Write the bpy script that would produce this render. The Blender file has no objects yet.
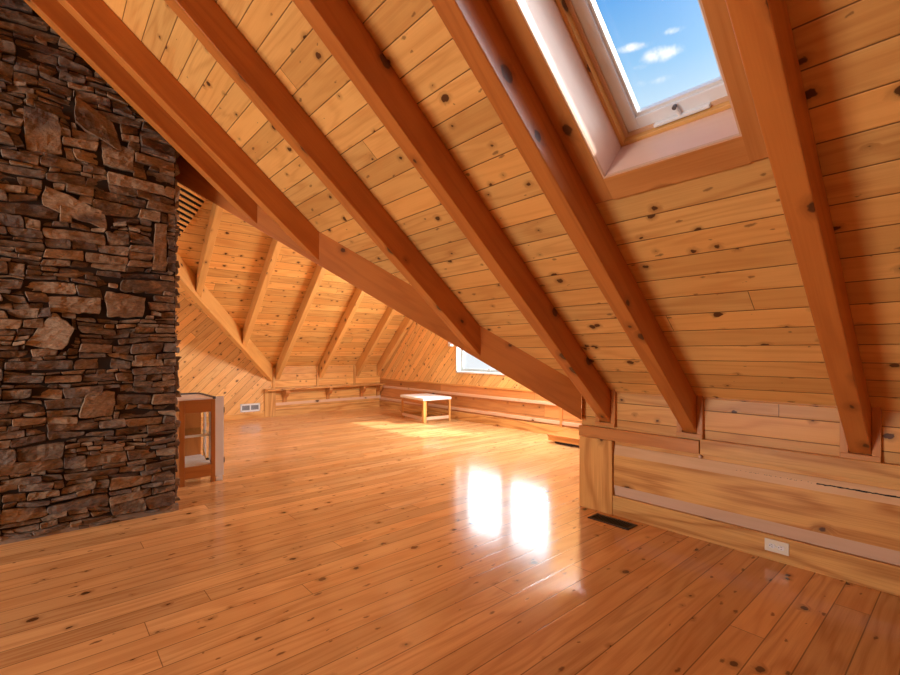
import bpy, bmesh, math, random
from mathutils import Vector, Matrix, noise
R = random.Random(7)
scene = bpy.context.scene

# ------------------------------------------------------------------ camera
H_CAM = 1.2
cam_d = bpy.data.cameras.new('camera')
cam = bpy.data.objects.new('camera', cam_d)
scene.collection.objects.link(cam)
cam_d.sensor_fit = 'HORIZONTAL'; cam_d.sensor_width = 36.0
cam_d.lens = 36.0 * 466 / 900
cam_d.shift_y = (352 - 337.5) / 900
cam_d.clip_start = 0.02; cam_d.clip_end = 200
cam.location = (0, 0, H_CAM)
YAW = math.atan2(466 / 709, 534 / 709)
cam.rotation_euler = (math.radians(90), 0, -YAW)
scene.camera = cam

# ------------------------------------------------------------------ world
world = bpy.data.worlds.new('sky'); scene.world = world
world.use_nodes = True
wt = world.node_tree; wt.nodes.clear()
def WN(t, **k):
    n = wt.nodes.new(t)
    for a, b in k.items(): setattr(n, a, b)
    return n
wl = wt.links.new
w_out = WN('ShaderNodeOutputWorld'); w_bg = WN('ShaderNodeBackground')
w_tc = WN('ShaderNodeTexCoord'); w_sep = WN('ShaderNodeSeparateXYZ')
w_ramp = WN('ShaderNodeValToRGB')
cr = w_ramp.color_ramp
cr.elements[0].position = 0.0; cr.elements[0].color = (0.86, 0.88, 0.90, 1)
cr.elements[1].position = 0.16; cr.elements[1].color = (0.84, 0.91, 0.98, 1)
for p, c in ((0.44, (0.55, 0.74, 0.90, 1)), (0.50, (0.29, 0.56, 0.86, 1)), (0.58, (0.11, 0.38, 0.80, 1)), (1.0, (0.05, 0.22, 0.60, 1))):
    e = cr.elements.new(p); e.color = c
wl(w_tc.outputs['Generated'], w_sep.inputs[0]); wl(w_sep.outputs['Z'], w_ramp.inputs[0])
w_noise = WN('ShaderNodeTexNoise'); w_noise.inputs['Scale'].default_value = 45.0
w_noise.inputs['Detail'].default_value = 6.0; w_noise.inputs['Roughness'].default_value = 0.6
wl(w_tc.outputs['Generated'], w_noise.inputs['Vector'])
def WM(op, a, b=0.0):
    n = WN('ShaderNodeMath', operation=op)
    for k, v in enumerate((a, b)):
        if isinstance(v, (int, float)): n.inputs[k].default_value = v
        else: wl(v, n.inputs[k])
    return n.outputs[0]
def WD3(vec):
    n = WN('ShaderNodeVectorMath', operation='DOT_PRODUCT'); wl(w_tc.outputs['Generated'], n.inputs[0]); n.inputs[1].default_value = vec
    return n.outputs['Value']
acc = None       # small fair weather clouds: direction, half width, half height, density
for cx_, cy_, cz_, a_, b_, k_ in ((0.787, 0.358, 0.503, .036, .011, .9), (0.756, 0.396, 0.520, .034, .007, .7), (0.780, 0.336, 0.528, .022, .006, .6),
                                 (0.776, 0.393, 0.493, .03, .006, .35), (0.798, 0.376, 0.470, .05, .008, .4), (-0.2, 0.8, 0.5, .2, .05, .9), (0.6, -0.6, 0.45, .2, .06, .9)):
    hl = math.hypot(cx_, cy_); hx, hy = -cy_ / hl, cx_ / hl
    dx = WM('DIVIDE', WM('SUBTRACT', WD3((hx, hy, 0)), hx * cx_ + hy * cy_), a_)
    dz = WM('DIVIDE', WM('SUBTRACT', WD3((0, 0, 1)), cz_), b_)
    d2 = WM('ADD', WM('MULTIPLY', dx, dx), WM('MULTIPLY', dz, dz))
    front = WM('GREATER_THAN', WD3((cx_, cy_, cz_)), 0.5)
    v = WM('MULTIPLY', WM('MULTIPLY', WM('EXPONENT', WM('MULTIPLY', d2, -1.0)), k_), front)
    acc = v if acc is None else WM('MAXIMUM', acc, v)
w_cr = WN('ShaderNodeMapRange'); w_cr.interpolation_type = 'SMOOTHSTEP'
w_cr.inputs[1].default_value = 0.22; w_cr.inputs[2].default_value = 0.85
wl(WM('MULTIPLY', acc, WM('MULTIPLY', w_noise.outputs['Fac'], 1.9)), w_cr.inputs[0])
w_mix = WN('ShaderNodeMix', data_type='RGBA')
wl(w_cr.outputs[0], w_mix.inputs['Factor']); wl(w_ramp.outputs['Color'], w_mix.inputs[6])
w_mix.inputs[7].default_value = (1.0, 1.0, 1.0, 1)
_sd = Vector((0.90, -0.52, 1.0)).normalized()
w_glow = WM('MULTIPLY', WM('EXPONENT', WM('MULTIPLY', WM('SUBTRACT', WD3(tuple(_sd)), 1.0), 20.0)), 16.0)
w_add = WN('ShaderNodeMix', data_type='RGBA', blend_type='ADD'); w_add.inputs['Factor'].default_value = 1.0
wl(w_mix.outputs[2], w_add.inputs[6]); wl(w_glow, w_add.inputs[7])
wl(w_add.outputs[2], w_bg.inputs['Color']); w_bg.inputs['Strength'].default_value = 1.0
wl(w_bg.outputs[0], w_out.inputs['Surface'])

# ------------------------------------------------------------------ lights
def area(name, loc, direction, sx, sy, power, color=(1, 1, 1), spread=180):
    d = bpy.data.lights.new(name, 'AREA'); d.shape = 'RECTANGLE'; d.size = sx; d.size_y = sy
    d.energy = power; d.color = color; d.spread = math.radians(spread)
    o = bpy.data.objects.new(name, d); scene.collection.objects.link(o)
    o.location = loc; o.rotation_euler = Vector(direction).to_track_quat('-Z', 'Y').to_euler()
    return o
sun_d = bpy.data.lights.new('sun', 'SUN'); sun_d.energy = 7.0; sun_d.angle = math.radians(2); sun_d.color = (1, 0.95, 0.88)
sun = bpy.data.objects.new('sun', sun_d); scene.collection.objects.link(sun)
sun.rotation_euler = Vector((-0.90, 0.52, -1.0)).to_track_quat('-Z', 'Y').to_euler()
# daylight through the gable window of the side wing (one per pane)
area('window_daylight', (5.73, 5.65, 1.42), (-1, 0.0, -0.02), 0.78, 0.98, 24, (0.94, 0.97, 1.0))
area('window_daylight', (5.73, 4.65, 1.42), (-1, 0.0, -0.02), 0.78, 0.98, 24, (0.94, 0.97, 1.0))
area('added_wing_skylight', (4.9, 3.6, 2.10), (-0.15, 0.67, -0.6), 0.7, 0.9, 120, (0.94, 0.97, 1.0))  # added unseen lamp brightening the far slope; no skylight opening is built here
# unseen fill lamps added behind the camera, to the west and beyond the chimney
area('rear_fill', (-1.2, -3.35, 1.7), (0, 1, 0.0), 2.4, 1.5, 4, (0.94, 0.97, 1.0))
area('west_fill', (-5.0, 3.05, 1.15), (1, -0.12, 0.02), 1.7, 1.3, 200, (0.94, 0.97, 1.0))
area('north_fill', (-3.4, 7.0, 1.9), (1, -0.05, 0.2), 2.2, 1.8, 60, (0.94, 0.97, 1.0))

scene.view_settings.view_transform = 'Standard'
scene.view_settings.look = 'None'
scene.view_settings.gamma = 1.0
scene.view_settings.use_curve_mapping = False
scene.view_settings.exposure = 0.15

# ------------------------------------------------------------------ dimensions (m)
K = 3.16            # near knee wall face
TM = 0.835          # slope of the main roof
TC = 0.94           # far slope of the side wing roof
TN = 0.835          # its near slope
ZE = 0.925          # ceiling height at the knee walls
YF = 8.70           # far wall
YN = 2.08           # near edge of the side wing
XG = 5.56           # gable wall of the side wing
YB = -3.5           # wall behind the camera
XR = -1.6           # main ridge
XL = 2 * XR - K     # far eave behind the chimney
VR = TM / TC        # plan direction of the far valley
VN = TM / TN        # and of the near valley
TV = (YF - YN) / (VR + VN)
YRG = YN + VN * TV
zm = lambda x: ZE + TM * (K - x)
zf = lambda y: ZE + TC * (YF - y)

# ------------------------------------------------------------------ node helpers
def new_mat(name):
    m = bpy.data.materials.new(name); m.use_nodes = True
    nt = m.node_tree; nt.nodes.clear()
    out = nt.nodes.new('ShaderNodeOutputMaterial'); b = nt.nodes.new('ShaderNodeBsdfPrincipled')
    nt.links.new(b.outputs[0], out.inputs[0])
    return m, nt, b
class G:
    def __init__(s, nt): s.nt = nt; s.L = nt.links.new
    def put(s, sock, v):
        if isinstance(v, (int, float)): sock.default_value = v
        elif isinstance(v, tuple):
            sock.default_value = v if len(v) == len(sock.default_value) else tuple(v) + (1,)
        else: s.L(v, sock)
    def m(s, op, a, b=0.0, c=None, clamp=False):
        n = s.nt.nodes.new('ShaderNodeMath'); n.operation = op; n.use_clamp = clamp
        s.put(n.inputs[0], a); s.put(n.inputs[1], b)
        if c is not None: s.put(n.inputs[2], c)
        return n.outputs[0]
    def xyz(s, x, y, z):
        n = s.nt.nodes.new('ShaderNodeCombineXYZ')
        for i, v in enumerate((x, y, z)): s.put(n.inputs[i], v)
        return n.outputs[0]
    def sep(s, v):
        n = s.nt.nodes.new('ShaderNodeSeparateXYZ'); s.L(v, n.inputs[0]); return n.outputs
    def sm(s, v, a, b, lo=0.0, hi=1.0):
        n = s.nt.nodes.new('ShaderNodeMapRange'); n.interpolation_type = 'SMOOTHSTEP'
        s.put(n.inputs[0], v); s.put(n.inputs[1], a); s.put(n.inputs[2], b); s.put(n.inputs[3], lo); s.put(n.inputs[4], hi)
        return n.outputs[0]
    def mix(s, f, a, b, mode='MIX'):
        n = s.nt.nodes.new('ShaderNodeMix'); n.data_type = 'RGBA'; n.blend_type = mode
        s.put(n.inputs['Factor'], f); s.put(n.inputs[6], a); s.put(n.inputs[7], b); return n.outputs[2]
    def noise(s, v, scale, detail=2.0, rough=0.5, dist=0.0):
        n = s.nt.nodes.new('ShaderNodeTexNoise'); s.L(v, n.inputs['Vector'])
        n.inputs['Scale'].default_value = scale; n.inputs['Detail'].default_value = detail
        n.inputs['Roughness'].default_value = rough; n.inputs['Distortion'].default_value = dist
        return n.outputs['Fac']
    def white(s, v):
        n = s.nt.nodes.new('ShaderNodeTexWhiteNoise'); n.noise_dimensions = '3D'; s.L(v, n.inputs['Vector']); return n.outputs

def wood(name, light, dark, W=0.0, L=2.4, seam=0.85, ksize=0.115, gap=0.0025, rough=0.32, knots=0.55, kscale=0.17, tone=0.25, grain=0.75,
         coat=0.0, bump=0.25, phase=0.0, knotcol=(0.085, 0.028, 0.009), rings=9.0, hue=0.35, speck=0.0, tilt=0.0, gapb=1.0, spec=0.5):
    """procedural boards or solid timber: UV in metres, u across and v along the grain"""
    m, nt, b = new_mat(name); g = G(nt)
    uvn = nt.nodes.new('ShaderNodeUVMap'); uvn.uv_map = 'UVMap'
    oi = nt.nodes.new('ShaderNodeObjectInfo')
    s = g.sep(uvn.outputs[0]); u = s[0]; v = s[1]; r = oi.outputs['Random']
    gapf = None
    if W > 0:
        uu = g.m('ADD', g.m('DIVIDE', u, W), phase + 100.0)
        i = g.m('FLOOR', uu); fu = g.m('FRACT', uu)
        w1 = g.white(g.xyz(i, 3.7, 1.3))
        vv = g.m('DIVIDE', g.m('ADD', v, g.m('MULTIPLY', w1[0], L * 3)), L)
        j = g.m('FLOOR', vv); fv = g.m('FRACT', vv)
        idv = g.xyz(i, j, 0.5)
        eu = g.m('MULTIPLY', g.m('MINIMUM', fu, g.m('SUBTRACT', 1.0, fu)), W)
        ev = g.m('MULTIPLY', g.m('MINIMUM', fv, g.m('SUBTRACT', 1.0, fv)), L)
        gapf = g.m('MAXIMUM', g.sm(eu, gap * 0.45, gap * 1.1, 1.0, 0.0), g.sm(ev, gap * 0.3, gap * 0.8, 1.0, 0.0))
        gapw = g.sm(eu, gap * 0.4, gap * 2.2, 1.0, 0.0)
    else:
        idv = g.xyz(0.2, 0.4, r)
    wn = g.white(idv); rc = g.sep(wn[1])
    pu = g.m('ADD', u, g.m('MULTIPLY', rc[0], 9.0)); pv = g.m('ADD', v, g.m('MULTIPLY', rc[1], 17.0))
    pz = g.m('MULTIPLY', rc[2], 5.0)
    # knots
    vo = nt.nodes.new('ShaderNodeTexVoronoi'); vo.voronoi_dimensions = '2D'; vo.feature = 'F1'
    wob = g.noise(g.xyz(pu, pv, pz), 38.0, 3.0)
    kx = g.m('DIVIDE', g.m('ADD', pu, g.m('MULTIPLY', wob, 0.022)), kscale)
    ky = g.m('DIVIDE', g.m('ADD', pv, g.m('MULTIPLY', wob, 0.026)), kscale * 1.35)
    g.L(g.xyz(kx, ky, 0.0), vo.inputs['Vector']); vo.inputs['Scale'].default_value = 1.0
    kd = vo.outputs['Distance']; kc = g.sep(vo.outputs['Color'])
    r0 = g.m('SUBTRACT', g.m('MULTIPLY', g.m('POWER', g.m('MAXIMUM', g.m('DIVIDE', g.m('ADD', kc[0], knots - 1.0), max(knots, .05)), 0.0), 1.6), ksize), 0.0)
    km = g.m('MULTIPLY', g.sm(g.m('SUBTRACT', kd, r0), -0.022, 0.012, 1.0, 0.0), g.m('GREATER_THAN', r0, 0.018))
    khalo = g.m('MULTIPLY', g.sm(g.m('SUBTRACT', kd, r0), -0.02, 0.16, 1.0, 0.0), g.m('GREATER_THAN', r0, 0.018))
    # grain: long streaks and cathedral rings bending round the knots
    bend = g.m('MULTIPLY', khalo, 0.035)
    gu = g.m('ADD', pu, bend)
    low = g.noise(g.xyz(g.m('MULTIPLY', gu, 5.0), g.m('MULTIPLY', pv, 0.55), pz), 1.0, 2.0, 0.5, 0.3)
    ring = g.m('ADD', g.m('MULTIPLY', g.m('SINE', g.m('MULTIPLY', low, rings * 6.28)), 0.5), 0.5)
    fine = g.noise(g.xyz(g.m('MULTIPLY', gu, 130.0), g.m('MULTIPLY', pv, 3.0), pz), 1.0, 3.0, 0.6)
    patch = g.noise(g.xyz(g.m('MULTIPLY', pu, 2.0), g.m('MULTIPLY', pv, 0.9), pz), 1.6, 3.0, 0.5)
    f = g.m('ADD', g.m('MULTIPLY', g.m('POWER', ring, 2.0), grain * 0.5), g.m('MULTIPLY', g.m('SUBTRACT', fine, 0.4), grain))
    f = g.m('ADD', f, g.m('MULTIPLY', g.m('SUBTRACT', patch, 0.45), 0.8), clamp=True)
    col = g.mix(f, light, dark)
    warm = tuple(c * k for c, k in zip(light, (1.0, 0.80, 0.62)))
    col = g.mix(g.m('MULTIPLY', rc[0], hue), col, warm)
    hs = nt.nodes.new('ShaderNodeHueSaturation'); g.put(hs.inputs['Color'], col)
    g.put(hs.inputs['Value'], g.m('ADD', g.m('MULTIPLY', rc[1], tone), 1.0 - tone * 0.6))
    col = hs.outputs[0]
    col = g.mix(g.m('MULTIPLY', khalo, 0.45), col, tuple(c * .55 for c in dark))
    col = g.mix(g.m('MULTIPLY', km, 0.93), col, knotcol)
    if speck:
        v2 = nt.nodes.new('ShaderNodeTexVoronoi'); v2.voronoi_dimensions = '2D'
        g.L(g.xyz(g.m('MULTIPLY', g.m('ADD', pu, g.m('MULTIPLY', wob, 0.02)), 11.0), g.m('MULTIPLY', g.m('ADD', pv, g.m('MULTIPLY', wob, 0.05)), 5.0), 0.0), v2.inputs['Vector']); v2.inputs['Scale'].default_value = 1.0
        sc = g.sep(v2.outputs['Color'])
        col = g.mix(g.m('MULTIPLY', g.m('MULTIPLY', g.sm(v2.outputs['Distance'], g.m('MULTIPLY', sc[0], 0.05), g.m('ADD', g.m('MULTIPLY', sc[0], 0.10), 0.03), 1.0, 0.0), g.m('GREATER_THAN', sc[1], 0.55)), speck), col, knotcol)
    if gapf is not None:
        col = g.mix(g.m('MULTIPLY', gapf, seam), col, tuple(c * 0.16 for c in dark))
    g.L(col, b.inputs['Base Color'])
    rr = g.m('ADD', g.m('MULTIPLY', fine, 0.10), rough - 0.05)
    g.L(rr, b.inputs['Roughness'])
    b.inputs['Specular IOR Level'].default_value = spec
    b.inputs['Coat Weight'].default_value = coat; b.inputs['Coat Roughness'].default_value = 0.12
    h = g.m('MULTIPLY', fine, 0.06 if not tilt else 0.02)
    if gapf is not None: h = g.m('SUBTRACT', h, g.m('MULTIPLY', gapw, gapb))
    if tilt:
        wave = g.noise(g.xyz(g.m('MULTIPLY', pu, 3.0), g.m('MULTIPLY', pv, 1.3), pz), 1.0, 1.0)
        h = g.m('ADD', h, g.m('MULTIPLY', g.m('ADD', g.m('MULTIPLY', g.m('SUBTRACT', rc[2], 0.5), fu), g.m('MULTIPLY', wave, 0.8)), tilt))
    bp = nt.nodes.new('ShaderNodeBump'); bp.inputs['Strength'].default_value = bump; bp.inputs['Distance'].default_value = 0.004
    g.L(h, bp.inputs['Height']); g.L(bp.outputs[0], b.inputs['Normal'])
    if coat: g.L(bp.outputs[0], b.inputs['Coat Normal'])
    return m

def plain(name, col, rough=0.5, metal=0.0, var=0.08, spec=None, trans=False):
    m, nt, b = new_mat(name); g = G(nt)
    tc = nt.nodes.new('ShaderNodeTexCoord')
    n = g.noise(tc.outputs['Object'], 14.0, 4.0)
    g.L(g.mix(n, tuple(c * (1 - var) for c in col), tuple(min(1, c * (1 + var)) for c in col)), b.inputs['Base Color'])
    g.L(g.m('ADD', g.m('MULTIPLY', n, 0.1), rough - 0.05), b.inputs['Roughness']); b.inputs['Metallic'].default_value = metal
    return m
def glass(name, tint=(0.97, 0.99, 1.0)):
    m = bpy.data.materials.new(name); m.use_nodes = True; nt = m.node_tree; nt.nodes.clear()
    out = nt.nodes.new('ShaderNodeOutputMaterial'); mx = nt.nodes.new('ShaderNodeMixShader')
    t = nt.nodes.new('ShaderNodeBsdfTransparent'); t.inputs[0].default_value = tint + (1,)
    gl = nt.nodes.new('ShaderNodeBsdfGlossy'); gl.inputs['Roughness'].default_value = 0.03
    fr = nt.nodes.new('ShaderNodeFresnel'); fr.inputs['IOR'].default_value = 1.45
    ge = nt.nodes.new('ShaderNodeNewGeometry'); g = G(nt)      # only the outer face of the pane reflects
    nt.links.new(g.m('MULTIPLY', fr.outputs[0], g.m('SUBTRACT', 1.0, ge.outputs['Backfacing'])), mx.inputs[0]); nt.links.new(t.outputs[0], mx.inputs[1]); nt.links.new(gl.outputs[0], mx.inputs[2])
    nt.links.new(mx.outputs[0], out.inputs[0]); return m

M = {}
M['floor'] = wood('floor_pine', (0.78, 0.455, 0.19), (0.45, 0.185, 0.056), W=0.132, L=3.8, seam=0.7, gap=0.0030, rough=0.15, knots=0.35, kscale=0.15, tone=0.30, coat=0.0, bump=0.5, tilt=0.45, gapb=0.10, phase=-2.57 % 1.0, grain=0.85, hue=0.5, speck=0.75)
M['ceil'] = wood('ceiling_pine', (0.84, 0.485, 0.15), (0.55, 0.215, 0.048), W=0.1315, L=7.5, gap=0.0030, rough=0.38, knots=0.66, ksize=0.13, spec=0.3, kscale=0.14, tone=0.30, bump=0.4, phase=0.723, hue=0.6, speck=0.6)
M['wall'] = wood('wall_pine', (0.76, 0.415, 0.125), (0.54, 0.225, 0.055), W=0.125, L=8.0, gap=0.0028, rough=0.35, knots=0.62, ksize=0.10, spec=0.22, kscale=0.15, grain=1.0, tone=0.30, bump=0.35, phase=0.8, hue=0.5)
M['diag'] = wood('diagonal_pine', (0.84, 0.5, 0.17), (0.57, 0.24, 0.06), W=0.115, L=9.0, gap=0.0028, rough=0.38, knots=0.6, kscale=0.13, tone=0.28, bump=0.35, hue=0.6, speck=0.5)
M['beam'] = wood('rafter_fir', (0.6, 0.205, 0.04), (0.33, 0.075, 0.012), rough=0.33, knots=0.5, kscale=0.24, ksize=0.14, tone=0.10, coat=0.1, bump=0.1, grain=0.5, rings=7, hue=0.2, spec=0.4)
M['fbeam'] = wood('side_rafter_pine', (0.76, 0.42, 0.125), (0.5, 0.2, 0.045), rough=0.36, knots=0.45, kscale=0.20, tone=0.1, bump=0.1, grain=0.5, rings=7)
M['trim'] = wood('trim_pine', (0.78, 0.43, 0.135), (0.42, 0.15, 0.034), rough=0.3, knots=0.55, ksize=0.085, kscale=0.26, spec=0.22, grain=1.15, rings=6.0, tone=0.15, bump=0.1)
M['dtrim'] = wood('stained_trim_pine', (0.62, 0.27, 0.075), (0.42, 0.14, 0.03), spec=0.3, rough=0.3, knots=0.3, kscale=0.25, tone=0.15, bump=0.1)
M['pale'] = wood('bare_milled_pine', (0.74, 0.5, 0.33), (0.6, 0.37, 0.22), spec=0.25, rough=0.5, knots=0.12, kscale=0.25, tone=0.1, bump=0.1, grain=0.4)
M['soft'] = wood('milled_pine', (0.80, 0.50, 0.25), (0.62, 0.32, 0.12), spec=0.25, rough=0.45, knots=0.12, kscale=0.25, tone=0.1, bump=0.1, grain=0.6)
M['well'] = wood('skylight_lining_pine', (0.86, 0.62, 0.48), (0.78, 0.5, 0.36), rough=0.4, knots=0.2, kscale=0.30, tone=0.08, bump=0.05, grain=0.35)
M['oak'] = wood('brown_oak', (0.52, 0.2, 0.045), (0.32, 0.1, 0.02), rough=0.3, knots=0.0, kscale=0.4, tone=0.1, bump=0.1)
M['rwall'] = wood('reddish_wall_pine', (0.62, 0.275, 0.085), (0.42, 0.145, 0.036), W=0.22, L=2.2, gap=0.003, rough=0.32, knots=0.4, kscale=0.2, tone=0.3, bump=0.3, phase=0.7)  # darker and redder than the wall boards
M['sash'] = plain('greenish_grey_sash', (0.36, 0.40, 0.38), 0.4)
M['white'] = plain('white_paint', (0.80, 0.79, 0.76), 0.35, var=0.03)
M['cream'] = plain('cream_plastic', (0.80, 0.72, 0.55), 0.35, var=0.03)
M['greym'] = plain('grey_aluminium', (0.50, 0.52, 0.53), 0.35, 0.35, 0.05)
M['lgrey'] = plain('light_grey_sash', (0.84, 0.86, 0.86), 0.35, 0.0, 0.03)
M['dark'] = plain('dark_bronze_and_toe_shade', (0.045, 0.03, 0.022), 0.4, 0.4, 0.1)
M['black'] = plain('black_gap', (0.008, 0.006, 0.005), 0.8)
M['dgrey'] = plain('dark_grey_laminate', (0.10, 0.10, 0.11), 0.4)
M['steel'] = plain('steel', (0.55, 0.55, 0.53), 0.3, 0.9)
M['brass'] = plain('brass', (0.60, 0.42, 0.15), 0.3, 0.9)
M['glass'] = glass('window_glass')
M['shelfglass'] = glass('shelf_glass', (0.85, 0.93, 0.93))
M['mortar'] = plain('stone_mortar', (0.30, 0.23, 0.17), 0.9, var=0.3)

# ------------------------------------------------------------------ mesh helpers
class MB:
    """collects faces with metric UVs, then links them as one mesh object"""
    def __init__(s): s.v = []; s.f = []; s.uv = []
    def face(s, pts, al, ac=None, off=(0, 0)):
        al = Vector(al).normalized(); pts = [Vector(p) for p in pts]
        n = Vector((0, 0, 0))
        for a in range(1, len(pts) - 1): n += (pts[a] - pts[0]).cross(pts[a + 1] - pts[0])
        if ac is None: ac = n.cross(al)
        ac = Vector(ac)
        if ac.length < 1e-9: ac = Vector((1, 0, 0))
        ac = ac.normalized(); k = len(s.v); s.v += pts
        s.f.append(list(range(k, k + len(pts)))); s.uv.append([(p.dot(ac) + off[0], p.dot(al) + off[1]) for p in pts])
    def hexa(s, p, al):
        """p: 4 bottom corners then the 4 matching top corners, counter-clockwise from above"""
        al = Vector(al).normalized()
        q = [Vector(x) for x in p]
        quads = [(3, 2, 1, 0), (4, 5, 6, 7), (0, 1, 5, 4), (1, 2, 6, 5), (2, 3, 7, 6), (3, 0, 4, 7)]
        for i, qd in enumerate(quads):
            pts = [q[a] for a in qd]
            n = (pts[1] - pts[0]).cross(pts[2] - pts[0])
            d = al
            if n.length > 1e-9 and abs(n.normalized().dot(al)) > 0.9:
                d = (pts[1] - pts[0])
            s.face(pts, d, off=(i * 0.37, 0))
    def box(s, a, b, al=None):
        a = Vector(a); b = Vector(b)
        lo = Vector((min(a.x, b.x), min(a.y, b.y), min(a.z, b.z))); hi = Vector((max(a.x, b.x), max(a.y, b.y), max(a.z, b.z)))
        if al is None:
            d = hi - lo; al = [(1, 0, 0), (0, 1, 0), (0, 0, 1)][max(range(3), key=lambda i: d[i])]
        p = [(lo.x, lo.y, lo.z), (hi.x, lo.y, lo.z), (hi.x, hi.y, lo.z), (lo.x, hi.y, lo.z)]
        s.hexa(p + [(x, y, hi.z) for x, y, z in p], al)
    def obox(s, o, ax, ay, az, al):
        """box from corner o along three edge vectors"""
        o = Vector(o); ax = Vector(ax); ay = Vector(ay); az = Vector(az)
        if ax.cross(ay).dot(az) < 0: ax, ay = ay, ax
        p = [o, o + ax, o + ax + ay, o + ay]
        s.hexa(p + [q + az for q in p], al)
    def prism(s, prof, a, b, al):
        """closed profile (list of points of one end), swept by vector b-a"""
        d = Vector(b) - Vector(a); P = [Vector(q) for q in prof]; Q = [q + d for q in P]
        n = len(P); c = Vector((0, 0, 0))
        for k in range(1, n - 1): c += (P[k] - P[0]).cross(P[k + 1] - P[0])
        flip = c.dot(d) > 0
        for k in range(n):
            l = (k + 1) % n
            pts = [P[k], P[l], Q[l], Q[k]]
            if not flip: pts.reverse()
            s.face(pts, al, off=(k * 0.31, 0))
        s.face(P[::-1] if flip else P, P[1] - P[0]); s.face(Q if flip else Q[::-1], P[1] - P[0])
    def tube(s, a, b, r, n=12):
        a = Vector(a); b = Vector(b); d = (b - a).normalized()
        x = d.orthogonal().normalized(); y = d.cross(x)
        s.prism([a + x * r * math.cos(2 * math.pi * k / n) + y * r * math.sin(2 * math.pi * k / n) for k in range(n)], a, b, d)
    def build(s, name, mat, parent=None, bevel=0.0, smooth=False):
        me = bpy.data.meshes.new(name)
        me.from_pydata([tuple(v) for v in s.v], [], s.f)
        uvl = me.uv_layers.new(name='UVMap'); k = 0
        for us in s.uv:
            for q in us: uvl.data[k].uv = q; k += 1
        me.materials.append(mat)
        o = bpy.data.objects.new(name, me); scene.collection.objects.link(o)
        if bevel:
            bm = bmesh.new(); bm.from_mesh(me)
            bmesh.ops.remove_doubles(bm, verts=bm.verts, dist=1e-5)
            bm.to_mesh(me); bm.free()
            md = o.modifiers.new('bevel', 'BEVEL'); md.width = bevel; md.segments = 2; md.limit_method = 'ANGLE'
        if parent:
            o.parent = parent; o.matrix_parent_inverse = parent.matrix_world.inverted()
        return o
def empty(name, loc=(0, 0, 0)):
    o = bpy.data.objects.new(name, None); scene.collection.objects.link(o); o.location = loc
    o.empty_display_size = 0.1
    o.matrix_world = Matrix.Translation(Vector(loc))
    return o
def tag(o, label, cat, group=None):
    o['label'] = label; o['category'] = cat
    if group: o['group'] = group
    return o
def struct(o, label=None):
    o['kind'] = 'structure'
    if label: o['label'] = label
    return o

# ------------------------------------------------------------------ floor, ceilings, walls
b = MB()
b.box((XL, YB, -0.06), (K + 0.03, YF, 0), (1, 0, 0)); b.box((K + 0.03, YN, -0.06), (XG, YF, 0), (1, 0, 0))
b = MB()
b.face([(XL, YB, 0), (XG, YB, 0), (XG, YF, 0), (XL, YF, 0)], (1, 0, 0), (0, 1, 0))
b.face([(XL, YF, -0.08), (XG, YF, -0.08), (XG, YB, -0.08), (XL, YB, -0.08)], (1, 0, 0), (0, 1, 0))
struct(b.build('floor', M['floor']))

# skylight opening in the main slope (x range, y range)
SX0, SX1, SY0, SY1 = 1.00, 1.889, 0.575, 1.112
PM = lambda x, y, d=0.0: Vector((x + d * math.sin(math.atan(TM)), y, zm(x) + d * math.cos(math.atan(TM))))
AM = Vector((1, 0, -TM)).normalized(); NM = Vector((TM, 0, 1)).normalized()
b = MB()
def mface(pts, d=0.0):
    pts = [(K + 0.09 if (x == K and y < YN - .001) else x, y) for x, y in pts]
    P = [PM(x, y, d) for x, y in pts]
    if d == 0: P.reverse()
    b.face(P, (0, 1, 0), AM)
ap = (K - TV, YRG)
for d in (0.0, 0.04):
    mface([(XR, YB), (K, YB), (K, SY0), (XR, SY0)], d)
    mface([(XR, SY0), (SX0, SY0), (SX0, SY1), (XR, SY1)], d)
    mface([(SX1, SY0), (K, SY0), (K, SY1), (SX1, SY1)], d)
    mface([(XR, SY1), (K, SY1), (K, YN - .0011), (K, YN), (XR, YN)], d)
    mface([(XR, YN), (K, YN), ap, (XR, YRG)], d)
    mface([(XR, YRG), ap, (K, YF), (XR, YF)], d)
struct(b.build('ceiling', M['ceil']), 'knotty pine boarding of the near roof slope')
# the slope behind the chimney
b = MB()
b.face([(XL, YB, ZE), (XR, YB, zm(XR)), (XR, YF, zm(XR)), (XL, YF, ZE)], (0, 1, 0), Vector((-1, 0, -TM)))
struct(b.build('ceiling', M['ceil']))
# side wing slopes
b = MB()
b.face([(XG, YF, ZE), (K, YF, ZE), (ap[0], YRG, zf(YRG)), (XG, YRG, zf(YRG))], (1, 0, 0), Vector((0, 1, -TC)))
struct(b.build('ceiling', M['ceil']), 'pine boarding of the far slope of the side wing')
b = MB()
b.face([(K, YN, ZE), (XG, YN, ZE), (XG, YRG, zf(YRG)), (ap[0], YRG, zf(YRG))], (1, 0, 0), Vector((0, -1, -TN)))
struct(b.build('ceiling', M['ceil']))

# near knee wall (right)
XW = K + 0.03
b = MB(); b.box((XW, YB, 0), (XW + 0.04, YN, ZE + 0.03), (0, 1, 0)); struct(b.build('wall_right', M['wall']))
# side wing near knee wall
b = MB(); b.box((XW + 0.04, YN - 0.05, 0), (XG, YN, ZE + 0.02), (1, 0, 0)); struct(b.build('wall_side', M['wall']))
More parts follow.
